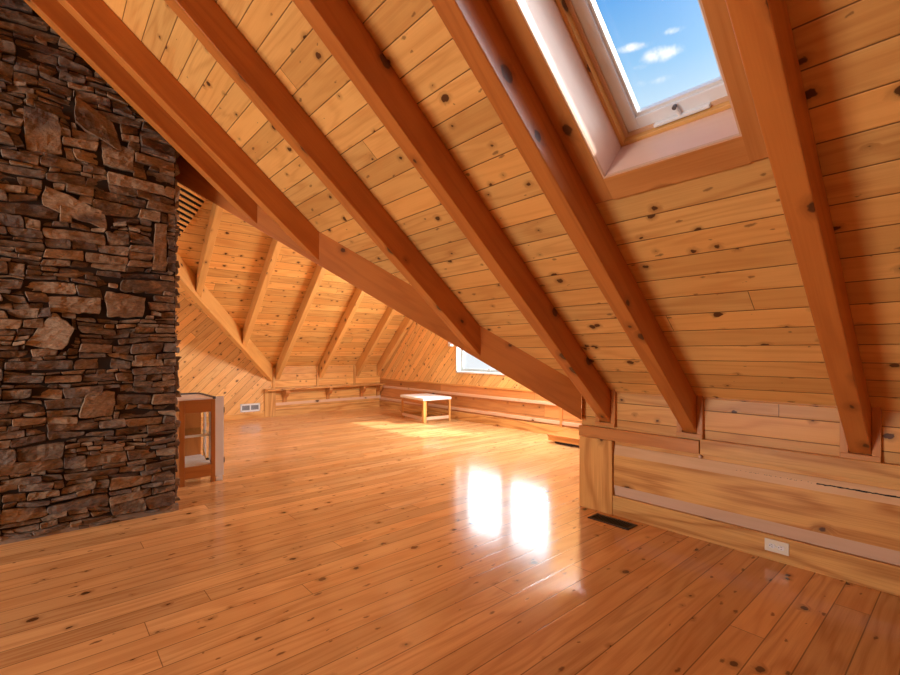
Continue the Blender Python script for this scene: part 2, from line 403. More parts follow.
# far wall: boarded diagonally left of the post, straight boards right of it
DG = Vector((1, 0, 1)).normalized()
b = MB()
b.face([(XL, YF, 0), (K + 0.02, YF, 0), (K + 0.02, YF, ZE), (XR, YF, zm(XR)), (XL, YF, ZE)][::-1], DG, Vector((1, 0, -1)))
struct(b.build('wall_back', M['diag']), 'diagonally boarded far wall with the wall register')
b = MB(); b.box((K + 0.02, YF, 0), (XG, YF + 0.04, ZE + 0.02), (1, 0, 0))
struct(b.build('wall_back', M['wall']), 'straight boarded far knee wall above the bracket shelf')
# side wing gable wall with the window opening
WY0, WY1, WZ0, WZ1 = 4.16, 6.20, 0.83, 2.02
GZ = 0.62
b = MB()
DV = Vector((0, -1, 1)).normalized(); DA = Vector((0, 1, 1))
def gf(pts): b.face([(XG, y, z) for y, z in pts], DV, DA)
def zg(y): return ZE + min(TC * (YF - y), TN * (y - YN))
gf([(YF, GZ), (YF, zg(YF)), (WY1, zg(WY1)), (WY1, GZ)])
gf([(WY0, GZ), (WY0, zg(WY0)), (YN, zg(YN)), (YN, GZ)])
gf([(WY1, GZ), (WY1, WZ0), (WY0, WZ0), (WY0, GZ)])
gf([(WY1, WZ1), (WY1, zg(WY1)), (YRG, zg(YRG)), (WY0, zg(WY0)), (WY0, WZ1)])
struct(b.build('wall_end', M['diag']), 'diagonally boarded gable wall around the window')
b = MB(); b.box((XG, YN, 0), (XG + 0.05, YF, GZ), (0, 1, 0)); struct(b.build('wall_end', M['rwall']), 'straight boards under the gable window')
# unseen walls that close the room
b = MB()
b.face([(XL, YB, 0), (K, YB, 0), (K, YB, ZE), (XR, YB, zm(XR)), (XL, YB, ZE)], (1, 0, 0), (0, 0, 1)); struct(b.build('wall_front', M['wall']))
b = MB(); b.face([(XL, YB, 0), (XL, YF, 0), (XL, YF, ZE), (XL, YB, ZE)], (0, 1, 0), (0, 0, 1)); struct(b.build('wall_left', M['wall']))

# ------------------------------------------------------------------ near knee wall joinery
def strip(name, mat, x0, x1, y0, y1, z0, z1, bevel=0.003, parent=None):
    b = MB(); b.box((x0, y0, z0), (x1, y1, z1)); return b.build(name, mat, parent, bevel)
struct(strip('baseboard_right', M['trim'], K, XW, YB, 1.80, 0.0, 0.144))
struct(strip('trim_1', M['trim'], K - 0.006, XW, 1.80, YN, 0.0, 0.545), 'wide corner post board of the near knee wall')
struct(strip('trim_2', M['dtrim'], K - 0.012, XW, 1.195, YN, 0.548, 0.632), 'darker rail piece on the corner post')
struct(strip('trim_3', M['trim'], K - 0.010, XW, YB, 1.19, 0.548, 0.645), 'long rail with saw marks')
struct(strip('trim_4', M['dtrim'], XW - 0.012, XW, YB, YN, 0.905, 0.945), 'thin molding along the top of the near knee wall')
root = empty('trim_16', (K, 1.79, 0.144))
b = MB()
y0, y1 = YB, 1.79
b.prism([(K + 0.002, y0, 0.222), (K + 0.002, y0, 0.446), (XW, y0, 0.446), (XW, y0, 0.222)], (0, y0, 0), (0, y1, 0), (0, 1, 0))
b.build('panel_board', M['trim'], root)
b = MB(); b.prism([(K + 0.002, y0, 0.446), (K + 0.020, y0, 0.515), (XW, y0, 0.515), (XW, y0, 0.446)], (0, y0, 0), (0, y1, 0), (0, 1, 0))
o = b.build('top_bevel', M['soft'], root); o['label'] = 'pale bare milled upper edge'
b = MB(); b.prism([(K + 0.020, y0, 0.146), (K + 0.002, y0, 0.222), (XW, y0, 0.222), (XW, y0, 0.146)], (0, y0, 0), (0, y1, 0), (0, 1, 0))
o = b.build('bottom_bevel', M['pale'], root); o['label'] = 'pale bare milled lower edge'
# the torn crack in the upper edge
b = MB(); rr = random.Random(3)
yy = 0.60; pts = []
while yy > -0.6:
    pts.append((yy, 0.484 + rr.uniform(-.0015, .0015), 0.0032 + rr.uniform(-.001, .001))); yy -= 0.012
for (ya, za, wa), (yb, zb, wb) in zip(pts, pts[1:]):
    fx = lambda z: K + 0.002 + (z - 0.446) / 0.069 * 0.018 - 0.0008
    b.face([(fx(za - wa), ya, za - wa), (fx(zb - wb), yb, zb - wb), (fx(zb + wb), yb, zb + wb), (fx(za + wa), ya, za + wa)][::-1], (0, 1, 0))
for k in range(34):
    ya = 0.62 + k * 0.011 + rr.uniform(-.003, .003); l = rr.uniform(.002, .007)
    if rr.random() < .35: continue
    za = 0.484 + rr.uniform(-.002, .002)
    b.face([(fx(za - .001), ya + l, za - .001), (fx(za - .001), ya, za - .001), (fx(za + .001), ya, za + .001), (fx(za + .001), ya + l, za + .001)][::-1], (0, 1, 0))
o = b.build('crack', M['black'], root); o['label'] = 'ragged black crack along the pale edge'
struct(root, 'long raised pine panel on the near knee wall')
b = MB(); b.tube((XW + .005, 1.197, 0.528), (XW - 0.022, 1.197, 0.528), 0.010, 16)
tag(b.build('wall_peg', M['pale'], None, 0.003), 'small round wooden peg under the rail of the near knee wall', 'peg')

# ------------------------------------------------------------------ rafters of the near slope
def rafter_main(yl, w, lab, lower=None, foot=True, x0=XR + 0.02, dep=0.235, mat='beam'):
    """yl: y of the far bottom edge"""
    ya, yb = yl - w, yl
    if lower is None: xa = xb = K + 0.02
    else: xa, xb = lower(ya), lower(yb)
    b = MB()
    p = [(x0, ya, zm(x0) - dep), (xa, ya, zm(xa) - dep), (xb, yb, zm(xb) - dep), (x0, yb, zm(x0) - dep)]
    q = [(x0, ya, zm(x0) - .002), (xa, ya, zm(xa) - .002), (xb, yb, zm(xb) - .002), (x0, yb, zm(x0) - .002)]
    b.hexa(p + q, AM)
    o = b.build('rafter', M[mat], None, 0.005)
    tag(o, lab, 'rafter', 'rafters of the near roof slope')
    if foot:
        t = MB(); c = (ya + yb) / 2; z0 = zm(K) - dep - 0.045
        for s in (-1, 1):
            a = c + s * (w / 2 + 0.001); e = c + s * (w / 2 + 0.036)
            t.box((K + 0.004, a, z0 + 0.02), (XW + 0.002, e, ZE), (0, 0, 1))
        t.box((K - 0.004, ya - 0.036, z0), (XW + .002, yb + 0.036, z0 + 0.028), (0, 1, 0))
        t.build('foot_trim', M['dtrim'], o, 0.002)
    return o
val = lambda y: K - (y - YN) / VN
W0 = 0.090
rafter_main(0.465, W0, 'thick orange rafter to the right of the skylight, nearest the right edge')
rafter_main(1.305, W0, 'rafter to the left of the skylight, beside its opening')
rafter_main(1.909, W0, 'rafter whose foot lands above the corner post of the near knee wall')
jack = lambda y: val(y) - 0.02
rafter_main(2.690, W0, 'red-sided jack rafter meeting the valley beam beside the small window', jack, False)
rafter_main(3.606, W0, 'red-sided jack rafter meeting the valley beam at its middle, second from chimney', jack, False)
rafter_main(3.968, W0, 'dark red jack rafter running along the top of the stone chimney', jack, False)

# valley beams
def valley(ys, sgn, lab, dep=0.245, mat='beam', w=0.09, top=-0.032):
    vr = VN if sgn > 0 else VR
    d = Vector((-1, sgn * vr, TM)); dn = Vector((-1, sgn * vr, 0)).normalized(); n = Vector((-dn.y, dn.x, 0)) * (w / 2)
    A = Vector((K + 0.01, ys, zm(K + 0.01))); B = A + d * TV
    b = MB()
    P = []
    for c, dz in ((A, -dep), (A, -top)):
        row = []
        for e, s in ((A, -1), (B, -1), (B, 1), (A, 1)):
            q = e + n * s; row.append(Vector((q.x, q.y, e.z + dz)))
        if (row[1] - row[0]).cross(row[2] - row[1]).z < 0: row = [row[1], row[0], row[3], row[2]]
        P.append(row)
    b.hexa(P[0] + P[1], d)
    o = b.build('valley_beam', M[mat], None, 0.004)
    return tag(o, lab, 'beam')
valley(YN, 1, 'long diagonal valley beam from the near corner post up behind the rafters')
valley(YF, -1, 'pale diagonal valley beam above the diagonally boarded far wall', mat='fbeam', dep=0.26)

# rafters of the side wing's far slope
def rafter_side(xl, lab):
    w = 0.085; b = MB(); dep = 0.245
    t = (K - xl) / 1.0
    def yhi(x): return YRG
    def ylo(x):
        return YF + 0.0 if x >= K - 0.02 else YF - (K - x) * VR - 0.02
    xa, xb = xl, xl + w
    p = [(xa, YRG, zf(YRG) - dep), (xb, YRG, zf(YRG) - dep), (xb, ylo(xb), zf(ylo(xb)) - dep), (xa, ylo(xa), zf(ylo(xa)) - dep)]
    q = [(x, y, z + dep - .002) for x, y, z in p]
    b.hexa(p + q, (0, 1, -TC))
    o = b.build('rafter', M['fbeam'], None, 0.004)
    return tag(o, lab, 'rafter', 'rafters of the side wing')
rafter_side(1.61, 'pale far rafter closest to the chimney, ending on the pale valley beam')
rafter_side(2.465, 'second pale far rafter from the chimney, ending low on the pale valley beam')
rafter_side(3.26, 'pale far rafter landing on the far knee wall beside the valley beam foot')
rafter_side(4.125, 'pale far rafter landing above the middle shelf bracket')
rafter_side(4.95, 'far rafter landing on the knee wall, second from the window gable')
rafter_side(5.47, 'far rafter lying against the window gable wall')

# ------------------------------------------------------------------ slatted grille high on the far slope
root = empty('slatted_grille', (1.1, 6.4, zf(6.4)))
nf = Vector((0, TC, 1)).normalized()
sd = Vector((1, 0.32, -0.32 * TC)); 
rb = 0
for k in range(17):
    yb = 5.90 + k * 0.056           # y at x = 1.12; the right hand edge runs obliquely down the slope
    t = (1.515 - (yb - 6.37) * 0.47 - 1.12) / (1 + .32 * .47)
    t0 = -0.75
    P = lambda s, dy=0: Vector((1.12 + s, yb + .32 * s + dy, zf(yb + .32 * s + dy))) - nf * 0.045
    b = MB()
    b.obox(P(t0), P(t) - P(t0), P(t0, 0.024) - P(t0), nf * 0.02, sd)
    b.build('slat', M['fbeam'], root)
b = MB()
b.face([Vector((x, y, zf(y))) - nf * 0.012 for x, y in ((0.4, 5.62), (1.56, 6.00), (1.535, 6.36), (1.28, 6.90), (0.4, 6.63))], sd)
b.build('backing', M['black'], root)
tag(root, 'slatted wooden grille high behind the chimney top', 'grille')

# ------------------------------------------------------------------ far knee wall: post, shelf, brackets, panel
struct(strip('trim_5', M['trim'], 3.06, 3.26, YF - 0.03, YF, 0.0, 0.52), 'post board at the left end of the far knee wall')
struct(strip('baseboard_back', M['trim'], 3.26, XG, YF - 0.025, YF, 0.0, 0.13))
struct(strip('baseboard_back', M['trim'], XL, 3.06, YF - 0.02, YF, 0.0, 0.10))
struct(strip('trim_6', M['pale'], 3.26, XG, YF - 0.022, YF, 0.20, 0.25), 'pale strip under the wall shelf')
root = empty('wall_shelf', (4.3, YF, 0.49))
strip('shelf_board', M['trim'], 3.06, XG - 0.002, YF - 0.20, YF, 0.492, 0.517, parent=root)
for bx in (3.40, 4.28, 5.05, 5.46):
    b = MB()
    pr = [(bx, YF, 0.49), (bx, YF - 0.17, 0.49), (bx, YF - 0.17, 0.44), (bx, YF - 0.12, 0.37), (bx, YF - 0.05, 0.34), (bx, YF - 0.03, 0.26), (bx, YF, 0.24)]
    b.prism(pr, (bx, 0, 0), (bx + 0.07, 0, 0), (0, 0, 1)); b.build('bracket', M['dtrim'], root, 0.004)
tag(root, 'long pine shelf on wooden brackets along the far knee wall', 'shelf')

# gable wall joinery
struct(strip('trim_7', M['pale'], XG - 0.022, XG, YN, YF, 0.43, 0.475), 'upper pale strip under the gable window')
struct(strip('trim_8', M['pale'], XG - 0.022, XG, YN, YF, 0.165, 0.215), 'lower pale strip under the gable window')
struct(strip('baseboard_end', M['trim'], XG - 0.03, XG, YN, YF, 0.0, 0.14))
struct(strip('trim_9', M['trim'], XG - 0.012, XG, YN, YF, 0.60, 0.63), 'horizontal molding below the diagonal boards of the gable')
struct(strip('trim_10', M['dtrim'], XG - 0.028, XG, 3.93, 3.97, 0.0, 0.60), 'dark upright joint strip on the gable wall')
# vertical foot boards beside the far rafters
k = 11
for x in (3.21, 4.075, 4.90):
    struct(strip('trim_%d' % k, M['trim'], x, x + 0.045, YF - 0.02, YF, 0.52, ZE)); k += 1

# low hatch box in the side wing
root = empty('low_wooden_platform', (5.3, 3.0, 0))
strip('platform_top', M['dtrim'], 5.02, XG - 0.034, 2.12, 3.80, 0.085, 0.115, parent=root)
strip('front_board', M['trim'], 5.03, 5.06, 2.12, 3.79, 0.035, 0.085, parent=root)
strip('end_board', M['trim'], 5.06, XG - 0.034, 3.76, 3.79, 0.035, 0.085, parent=root)
strip('shaded_toe_kick', M['dark'], 5.09, 5.5, 2.13, 3.73, 0.0, 0.036, parent=root)  # dark colour stands in for the shadow under the platform
tag(root, 'low brown wooden platform on the floor behind the near corner post', 'platform')

# ------------------------------------------------------------------ gable window
root = empty('window_1', (XG, (WY0 + WY1) / 2, WZ0))
b = MB(); x0, x1 = XG - 0.012, XG + 0.15
b.box((x0, WY0, WZ0), (x1, WY1, WZ0 + 0.03), (0, 1, 0)); b.box((x0, WY0, WZ1 - 0.03), (x1, WY1, WZ1), (0, 1, 0))
b.box((x0, WY0, WZ0), (x1, WY0 + 0.03, WZ1), (0, 0, 1)); b.box((x0, WY1 - 0.03, WZ0), (x1, WY1, WZ1), (0, 0, 1))
b.build('window_frame', M['white'], root)
YM = (WY0 + WY1) / 2 - 0.03
for (a, c) in ((WY0 + 0.03, YM - 0.02), (YM + 0.02, WY1 - 0.03)):
    b = MB(); s = 0.045; xa, xb = XG + 0.09, XG + 0.13; za, zb = WZ0 + 0.03, WZ1 - 0.03
    b.box((xa, a, za), (xb, c, za + s), (0, 1, 0)); b.box((xa, a, zb - s), (xb, c, zb), (0, 1, 0))
    b.box((xa, a, za + s), (xb, a + s, zb - s), (0, 0, 1)); b.box((xa, c - s, za + s), (xb, c, zb - s), (0, 0, 1))
    sa = b.build('sash', M['sash'], root)
    b = MB(); b.box((XG + 0.108, a + s, za + s), (XG + 0.112, c - s, zb - s)); b.build('pane', M['glass'], sa)
b = MB(); b.box((XG + 0.085, YM - 0.02, WZ0 + 0.03), (XG + 0.145, YM + 0.02, WZ1 - 0.03), (0, 0, 1)); b.build('mullion', M['white'], root)
b = MB(); b.box((XG + 0.075, YM + 0.30, WZ0 + 0.05), (XG + 0.09, YM + 0.33, WZ0 + 0.09)); b.tube((XG + 0.085, YM + .315, WZ0 + .07), (XG + 0.05, YM + .25, WZ0 + .10), 0.006)
b.build('window_latch', M['steel'], root)
struct(root, 'two-light white window in the gable wall of the side wing')
b = MB(); b.box((XG - 0.05, 6.27, 1.30), (XG, 6.37, 1.40)); b.tube((XG - .05, 6.32, 1.33), (XG - .075, 6.26, 1.33), .02)
tag(b.build('curtain_bracket', M['white'], None, 0.006), 'small white bracket on the gable wall left of the window top', 'bracket')

# ------------------------------------------------------------------ skylight
root = empty('window_2', tuple(PM(SX1, SY1)))
WD = 0.22                                   # depth of the lining
ct = math.cos(math.atan(TM)); sx = (SX1 - SX0) / ct
O = PM(SX0, SY0)                            # upper near corner of the opening; axes AM (down slope), Y, NM (outwards)
def SB(b, s0, s1, y0, y1, n0, n1, al=None):
    o = O + AM * s0 + Vector((0, y0, 0)) + NM * n0
    if al is None: al = AM if (s1 - s0) > (y1 - y0) else Vector((0, 1, 0))
    b.obox(o, AM * (s1 - s0), Vector((0, y1 - y0, 0)), NM * (n1 - n0), al)
wy = SY1 - SY0; t = 0.02
b = MB()
SB(b, 0, sx, -t, 0, -0.004, WD + 0.10, AM); SB(b, 0, sx, wy, wy + t, -0.004, WD + 0.10, AM)
b.build('side_lining', M['well'], root)
b = MB(); SB(b, sx, sx + t, -t, wy + t, -0.004, WD + 0.10, (0, 1, 0)); SB(b, -t, 0, -t, wy + t, -0.004, WD + 0.10, (0, 1, 0)); b.build('end_lining', M['well'], root)
# pale lip round the opening
b = MB(); l = 0.006
SB(b, -l, sx + l, -l, 0.001, -0.012, 0.004, AM); SB(b, -l, sx + l, wy - .001, wy + l, -0.012, 0.004, AM)
SB(b, sx - .001, sx + l, 0, wy, -0.012, 0.004); SB(b, -l, 0.001, 0, wy, -0.012, 0.004)
b.build('opening_lip', M['pale'], root)
def ring(b, m0, m1, n0, n1):
    """frame ring between inset m0 and m1 from the lining"""
    SB(b, m0, sx - m0, m0, m1, n0, n1, AM); SB(b, m0, sx - m0, wy - m1, wy - m0, n0, n1, AM)
    SB(b, m0, m1, m1, wy - m1, n0, n1); SB(b, sx - m1, sx - m0, m1, wy - m1, n0, n1)
b = MB(); ring(b, 0.0, 0.018, WD, WD + 0.10); b.build('window_frame', M['fbeam'], root, 0.003)
b = MB(); ring(b, 0.018, 0.034, WD + 0.035, WD + 0.10); b.build('inner_bead', M['pale'], root, 0.002)
b = MB(); ring(b, 0.034, 0.085, WD + 0.045, WD + 0.10); sa = b.build('sash', M['lgrey'], root, 0.004)
b = MB(); ring(b, 0.085, 0.098, WD + 0.060, WD + 0.095); b.build('glazing_bead', M['white'], sa, 0.002)
b = MB(); SB(b, 0.097, sx - 0.097, 0.097, wy - 0.097, WD + 0.078, WD + 0.084); b.build('pane', M['glass'], sa)
b = MB(); SB(b, sx - 0.036, sx - 0.022, 0.15, 0.38, WD + 0.018, WD + 0.045); hb = b.build('vent_bar', M['lgrey'], root, 0.004)
b = MB()
p0 = O + AM * (sx - 0.030) + Vector((0, 0.265, 0)) + NM * (WD + 0.025)
b.tube(p0, p0 - AM * 0.045 + NM * 0.004 + Vector((0, .012, 0)), 0.007, 12); b.build('handle_arm', M['lgrey'], hb)
b = MB(); q0 = p0 - AM * 0.045 + NM * 0.004 + Vector((0, .012, 0)); b.tube(q0 - NM * .008, q0 + NM * .008, 0.009, 14); o = b.build('handle_knob', M['dgrey'], hb); o['label'] = 'dark grey knob'
struct(root, 'open sky roof window between two rafters')
# casing boards round the skylight
b = MB()
SB(b, -0.12, sx + 0.115, wy + 0.006, 1.213 - SY0, -0.014, 0.001, AM)
SB(b, -0.12, sx + 0.115, 0.468 - SY0, -0.006, -0.014, 0.001, AM)
struct(b.build('trim_20', M['dtrim']), 'side casing boards of the roof window')
b = MB(); SB(b, sx + 0.006, sx + 0.12, -0.006, wy + 0.006, -0.014, 0.001, (0, 1, 0)); SB(b, -0.12, -0.006, -0.006, wy + .006, -0.014, 0.001, (0, 1, 0))
struct(b.build('trim_21', M['dtrim']), 'lower casing board of the roof window')

# ------------------------------------------------------------------ stone chimney
CX0, CX1, CY0, CY1 = -1.9, 0.755, 4.045, 4.60
def stone_mat():
    m, nt, b = new_mat('ledge_stone'); g = G(nt)
    tc = nt.nodes.new('ShaderNodeTexCoord'); at = nt.nodes.new('ShaderNodeAttribute'); at.attribute_name = 'tint'
    c = g.sep(at.outputs['Color']); P = tc.outputs['Object']
    s = g.sep(P)
    Ps = g.xyz(g.m('ADD', s[0], g.m('MULTIPLY', c[0], 7.0)), g.m('ADD', s[1], g.m('MULTIPLY', c[1], 5.0)), g.m('MULTIPLY', s[2], 1.8))
    n1 = g.noise(Ps, 9.0, 5.0, 0.62, 0.3); n2 = g.noise(Ps, 45.0, 4.0, 0.65); n3 = g.noise(Ps, 3.0, 2.0)
    base = g.mix(g.sm(c[0], 0.15, 0.85), (0.130, 0.085, 0.052), (0.330, 0.225, 0.135))
    base = g.mix(g.sm(c[1], 0.62, 0.95), base, (0.160, 0.122, 0.095))
    base = g.mix(g.sm(n1, 0.48, 0.72), base, (0.31, 0.200, 0.115))
    base = g.mix(g.sm(n3, 0.5, 0.7), base, (0.10, 0.065, 0.048))
    hs = nt.nodes.new('ShaderNodeHueSaturation'); g.put(hs.inputs['Color'], base)
    g.put(hs.inputs['Value'], g.m('ADD', g.m('MULTIPLY', n2, 1.5), 0.28))
    g.L(hs.outputs[0], b.inputs['Base Color']); b.inputs['Roughness'].default_value = 0.8
    b.inputs['Specular IOR Level'].default_value = 0.35
    bp = nt.nodes.new('ShaderNodeBump'); bp.inputs['Strength'].default_value = 0.9; bp.inputs['Distance'].default_value = 0.012
    g.L(g.m('ADD', g.m('MULTIPLY', n1, 0.6), g.m('MULTIPLY', n2, 0.5)), bp.inputs['Height']); g.L(bp.outputs[0], b.inputs['Normal'])
    return m
M['stone'] = stone_mat()
M['joint'] = plain('deep_stone_joint', (0.030, 0.019, 0.012), 0.95, var=0.4)

def pack(w, h, bigs, seed):
    """irregular ledge stone courses: returns quads (4 corners) in wall coordinates"""
    rr = random.Random(seed); rects = []
    z = 0.0
    while z < h:
        bh = rr.uniform(0.20, 0.36); x = -rr.uniform(0, .2)
        while x < w:
            bw = rr.uniform(0.32, 0.85); x1 = min(x + bw, w)
            if w - x1 < .16: x1 = w
            zz = z; top = z + bh
            while zz < top - 1e-6:
                lh = rr.choice((.025, .03, .035, .045, .05, .055, .065, .085)); 
                if top - zz - lh < .03: lh = top - zz
                if lh > .13: lh = .065
                xx = max(x, 0)
                while xx < x1 - 1e-6:
                    lw = lh * rr.uniform(1.6, 5.5); lw = min(max(lw, .06), .34)
                    if x1 - xx - lw < .06: lw = x1 - xx
                    if lw > .015: rects.append([xx, xx + lw, zz, zz + lh])
                    xx += lw
                zz += lh
            x = x1
        z += bh
    # interlock the block edges a little, then make room for the big stones
    out = []
    for q in bigs: out.append((q, True))
    res = []
    for x0, x1, z0, z1 in rects:
        pieces = [(x0, x1, z0, z1)]
        for q in bigs:
            zs = [p[1] for p in q]; nxt = []
            for a0, a1, c0, c1 in pieces:
                zl, zh = min(zs), max(zs)
                if c1 <= zl + .004 or c0 >= zh - .004: nxt.append((a0, a1, c0, c1)); continue
                zc = min(max((c0 + c1) / 2, zl + .005), zh - .005); cross = []
                for a in range(4):
                    (xa, za), (xb, zb) = q[a], q[(a + 1) % 4]
                    if (za > zc) != (zb > zc): cross.append(xa + (zc - za) / (zb - za) * (xb - xa))
                if len(cross) < 2: nxt.append((a0, a1, c0, c1)); continue
                l, r = min(cross) - .003, max(cross) + .003
                if r <= a0 or l >= a1: nxt.append((a0, a1, c0, c1)); continue
                if l - a0 > .03: nxt.append((a0, l, c0, c1))
                if a1 - r > .03: nxt.append((r, a1, c0, c1))
                ml, mr = max(l, a0), min(r, a1)
                if zh < (c0 + c1) / 2 + .001 and c1 - zh > .02: nxt.append((ml, mr, zh + .003, c1))
                if zl > (c0 + c1) / 2 - .001 and zl - c0 > .02: nxt.append((ml, mr, c0, zl - .003))
            pieces = nxt
        res += pieces
    def warp(x, z):
        # one slow displacement field keeps neighbours fitted while courses wander
        k = Vector((x * 4.2, z * 7.0, seed * 3.1)); m = Vector((x * 9.0, z * 15.0, seed * 1.7))
        dz = noise.noise(k) * 0.030 + noise.noise(m) * 0.014
        dx = noise.noise(k + Vector((31, 7, 2))) * 0.030 + noise.noise(m + Vector((5, 91, 4))) * 0.014
        fx = min(1, x / .05, (w - x) / .05); fz = min(1, z / .04)
        return (x + dx * max(fx, 0), z + dz * max(fz, 0))
    for x0, x1, z0, z1 in res:
        hh = z1 - z0; jj = min(.007, hh * .12); tl = rr.uniform(-.5, .5) * min(.02, (x1 - x0) * .1)
        q = [warp(x0, z0), warp(x1, z0), warp(x1, z1), warp(x0, z1)]
        q = [(min(max(a + rr.uniform(-.004, .004) + (tl if i in (0, 2) else -tl) * (0 if a < .03 or a > w - .03 else 1) * .6, 0), w), b + (0 if b < .02 else rr.uniform(-jj, jj))) for i, (a, b) in enumerate(q)]
        out.append((q, False))
    return out

def stones(quads, place, name, parent, clip, seed):
    """place(x, z, d) maps wall coordinates and outward depth to the room"""
    rr = random.Random(seed); V = []; F = []; T = []
    for q, big in quads:
        q = [Vector((p[0], p[1], 0)) for p in q]
        w = ((q[1] - q[0]).length + (q[2] - q[3]).length) / 2; h = ((q[3] - q[0]).length + (q[2] - q[1]).length) / 2
        if w < .012 or h < .008: continue
        cx = sum((p.x for p in q)) / 4; cz = sum((p.y for p in q)) / 4
        if cz - h / 2 > clip(cx): continue
        nx = max(4, min(18, int(w / 0.020) + 4)); nz = max(4, min(14, int(h / 0.016) + 4))
        dep = rr.uniform(0.004, 0.040) if not big else rr.uniform(0.022, 0.036)
        tx, tz = rr.uniform(-.018, .018), rr.uniform(-.012, .014); sd = rr.uniform(0, 99)
        gap = 0.0012 + rr.random() * 0.0022
        rnd = rr.uniform(0.12, 0.45)
        tint = (rr.random() if not big else rr.uniform(.55, .95), rr.random() if not big else rr.uniform(0, .7), rr.random(), 1)
        eu, ev = min(.3, .006 / w), min(.3, .006 / h)
        us = [0] + [eu + (1 - 2 * eu) * a / (nx - 3) for a in range(nx - 2)] + [1]
        vs = [0] + [ev + (1 - 2 * ev) * a / (nz - 3) for a in range(nz - 2)] + [1]
        k0 = len(V)
        for j in range(nz):
            for i in range(nx):
                u = us[i]; v = vs[j]
                U = 2 * u - 1; Vv = 2 * v - 1
                # round the corners a little
                f = 1 - rnd * 0.22 * (abs(U) ** 3) * (abs(Vv) ** 3)
                uu = .5 + U * f / 2; vv = .5 + Vv * f / 2
                p = q[0] * (1 - uu) * (1 - vv) + q[1] * uu * (1 - vv) + q[2] * uu * vv + q[3] * (1 - uu) * vv
                edge = max(abs(U), abs(Vv)) > 0.999
                nz1 = noise.noise(Vector((p.x * 14 + sd, p.y * 20, sd))); nz2 = noise.noise(Vector((p.x * 40, p.y * 55 + sd, sd)))
                amp = 0.0045 if not big else 0.009
                p = p + Vector((noise.noise(Vector((p.x * 22, p.y * 22, sd + 3))) * amp, noise.noise(Vector((p.x * 22, p.y * 22, sd + 9))) * amp, 0))
                cxm = Vector((cx, cz, 0)) - p
                if cxm.length > 1e-6:
                    p = p + Vector((math.copysign(min(abs(cxm.x), gap) if abs(U) > .98 else 0, cxm.x), math.copysign(min(abs(cxm.y), gap) if abs(Vv) > .98 else 0, cxm.y), 0))
                d = dep + tx * U + tz * Vv + nz1 * 0.012 + nz2 * 0.006
                if edge: d = d - 0.006
                z = min(p.y, clip(p.x)); 
                V.append(place(p.x, max(z, 0.001), max(d, -.004)))
        for j in range(nz - 1):
            for i in range(nx - 1):
                a = k0 + j * nx + i; F.append((a, a + 1, a + nx + 1, a + nx)); T.append(tint)
        # skirt back into the joint
        per = [k0 + i for i in range(nx)] + [k0 + j * nx + nx - 1 for j in range(1, nz)] + [k0 + (nz - 1) * nx + i for i in range(nx - 2, -1, -1)] + [k0 + j * nx for j in range(nz - 2, 0, -1)]
        kb = len(V)
        for idx in per:
            vv = V[idx]; V.append(vv - place.n * 0.05)
        m = len(per)
        for a in range(m):
            e = (a + 1) % m; F.append((per[a], kb + a, kb + e, per[e])); T.append(tint)
    me = bpy.data.meshes.new(name); me.from_pydata([tuple(v) for v in V], [], F)
    ca = me.color_attributes.new('tint', 'FLOAT_COLOR', 'CORNER'); k = 0
    for poly, tt in zip(me.polygons, T):
        for li in poly.loop_indices: ca.data[li].color = tt
    me.materials.append(M['stone'])
    o = bpy.data.objects.new(name, me); scene.collection.objects.link(o); o.parent = parent
    return o
class Front:
    n = Vector((0, -1, 0))
    def __call__(s, x, z, d): return Vector((CX0 + x, CY0 - d, z))
class Side:
    n = Vector((1, 0, 0))
    def __call__(s, x, z, d): return Vector((CX1 + d, CY0 + x, z))
root = empty('stone_chimney', (0, 0, 0))
def W(*pts): return [(x - CX0, z) for x, z in pts]
bigs = [W((-.09, 2.49), (.10, 2.50), (.08, 2.76), (-.10, 2.78)),
        W((.15, 2.74), (.44, 2.60), (.37, 2.82), (.16, 2.93)),
        W((.31, 2.50), (.49, 2.49), (.50, 2.66), (.30, 2.68)),
        W((-.01, 2.15), (.34, 2.05), (.33, 2.17), (.00, 2.29)),
        W((-.10, 1.24), (.10, 1.21), (.16, 1.36), (.05, 1.47)),
        W((.03, 1.46), (.30, 1.46), (.31, 1.575), (.02, 1.57)),
        W((.33, 1.44), (.55, 1.45), (.57, 1.60), (.32, 1.63)),
        W((.17, .75), (.37, .75), (.39, .93), (.22, .92)),
        W((-.55, 1.9), (-.25, 1.88), (-.27, 2.12), (-.5, 2.1)),
        W((-.95, 1.0), (-.6, .98), (-.62, 1.2), (-.9, 1.22)),
        W((.60, 1.80), (.70, 1.80), (.70, 2.16), (.62, 2.15))]
bigs = [[q[0], q[1], q[2], q[3]] for q in bigs]
clipm = lambda x: zm(CX0 + x) - 0.02
stones(pack(CX1 - CX0, 4.4, bigs, 5), Front(), 'front_stonework', root, clipm, 11)
stones(pack(CY1 - CY0, 2.6, [], 8), Side(), 'side_stonework', root, lambda x: 2.75, 12)
b = MB()
b.prism([(CX0, CY0, 0.0), (CX1, CY0, 0.0), (CX1, CY0, zm(CX1) - .02), (CX0, CY0, zm(CX0) - .02)], (0, CY0, 0), (0, CY1, 0), (1, 0, 0))
b.build('mortar_core', M['joint'], root)
b = MB()
b.prism([(CX0, CY0 - .025, 0.0), (CX0, CY0 - 0.016, 0.04), (CX0, CY0 + .01, 0.05), (CX0, CY0 + .01, 0.0)], (CX0, 0, 0), (CX1 + 0.02, 0, 0), (1, 0, 0))
o = b.build('base_mortar', M['mortar'], root); o['label'] = 'light brown mortar line along the floor'
tag(root, 'tall wall of stacked dark brown ledge stones', 'chimney')

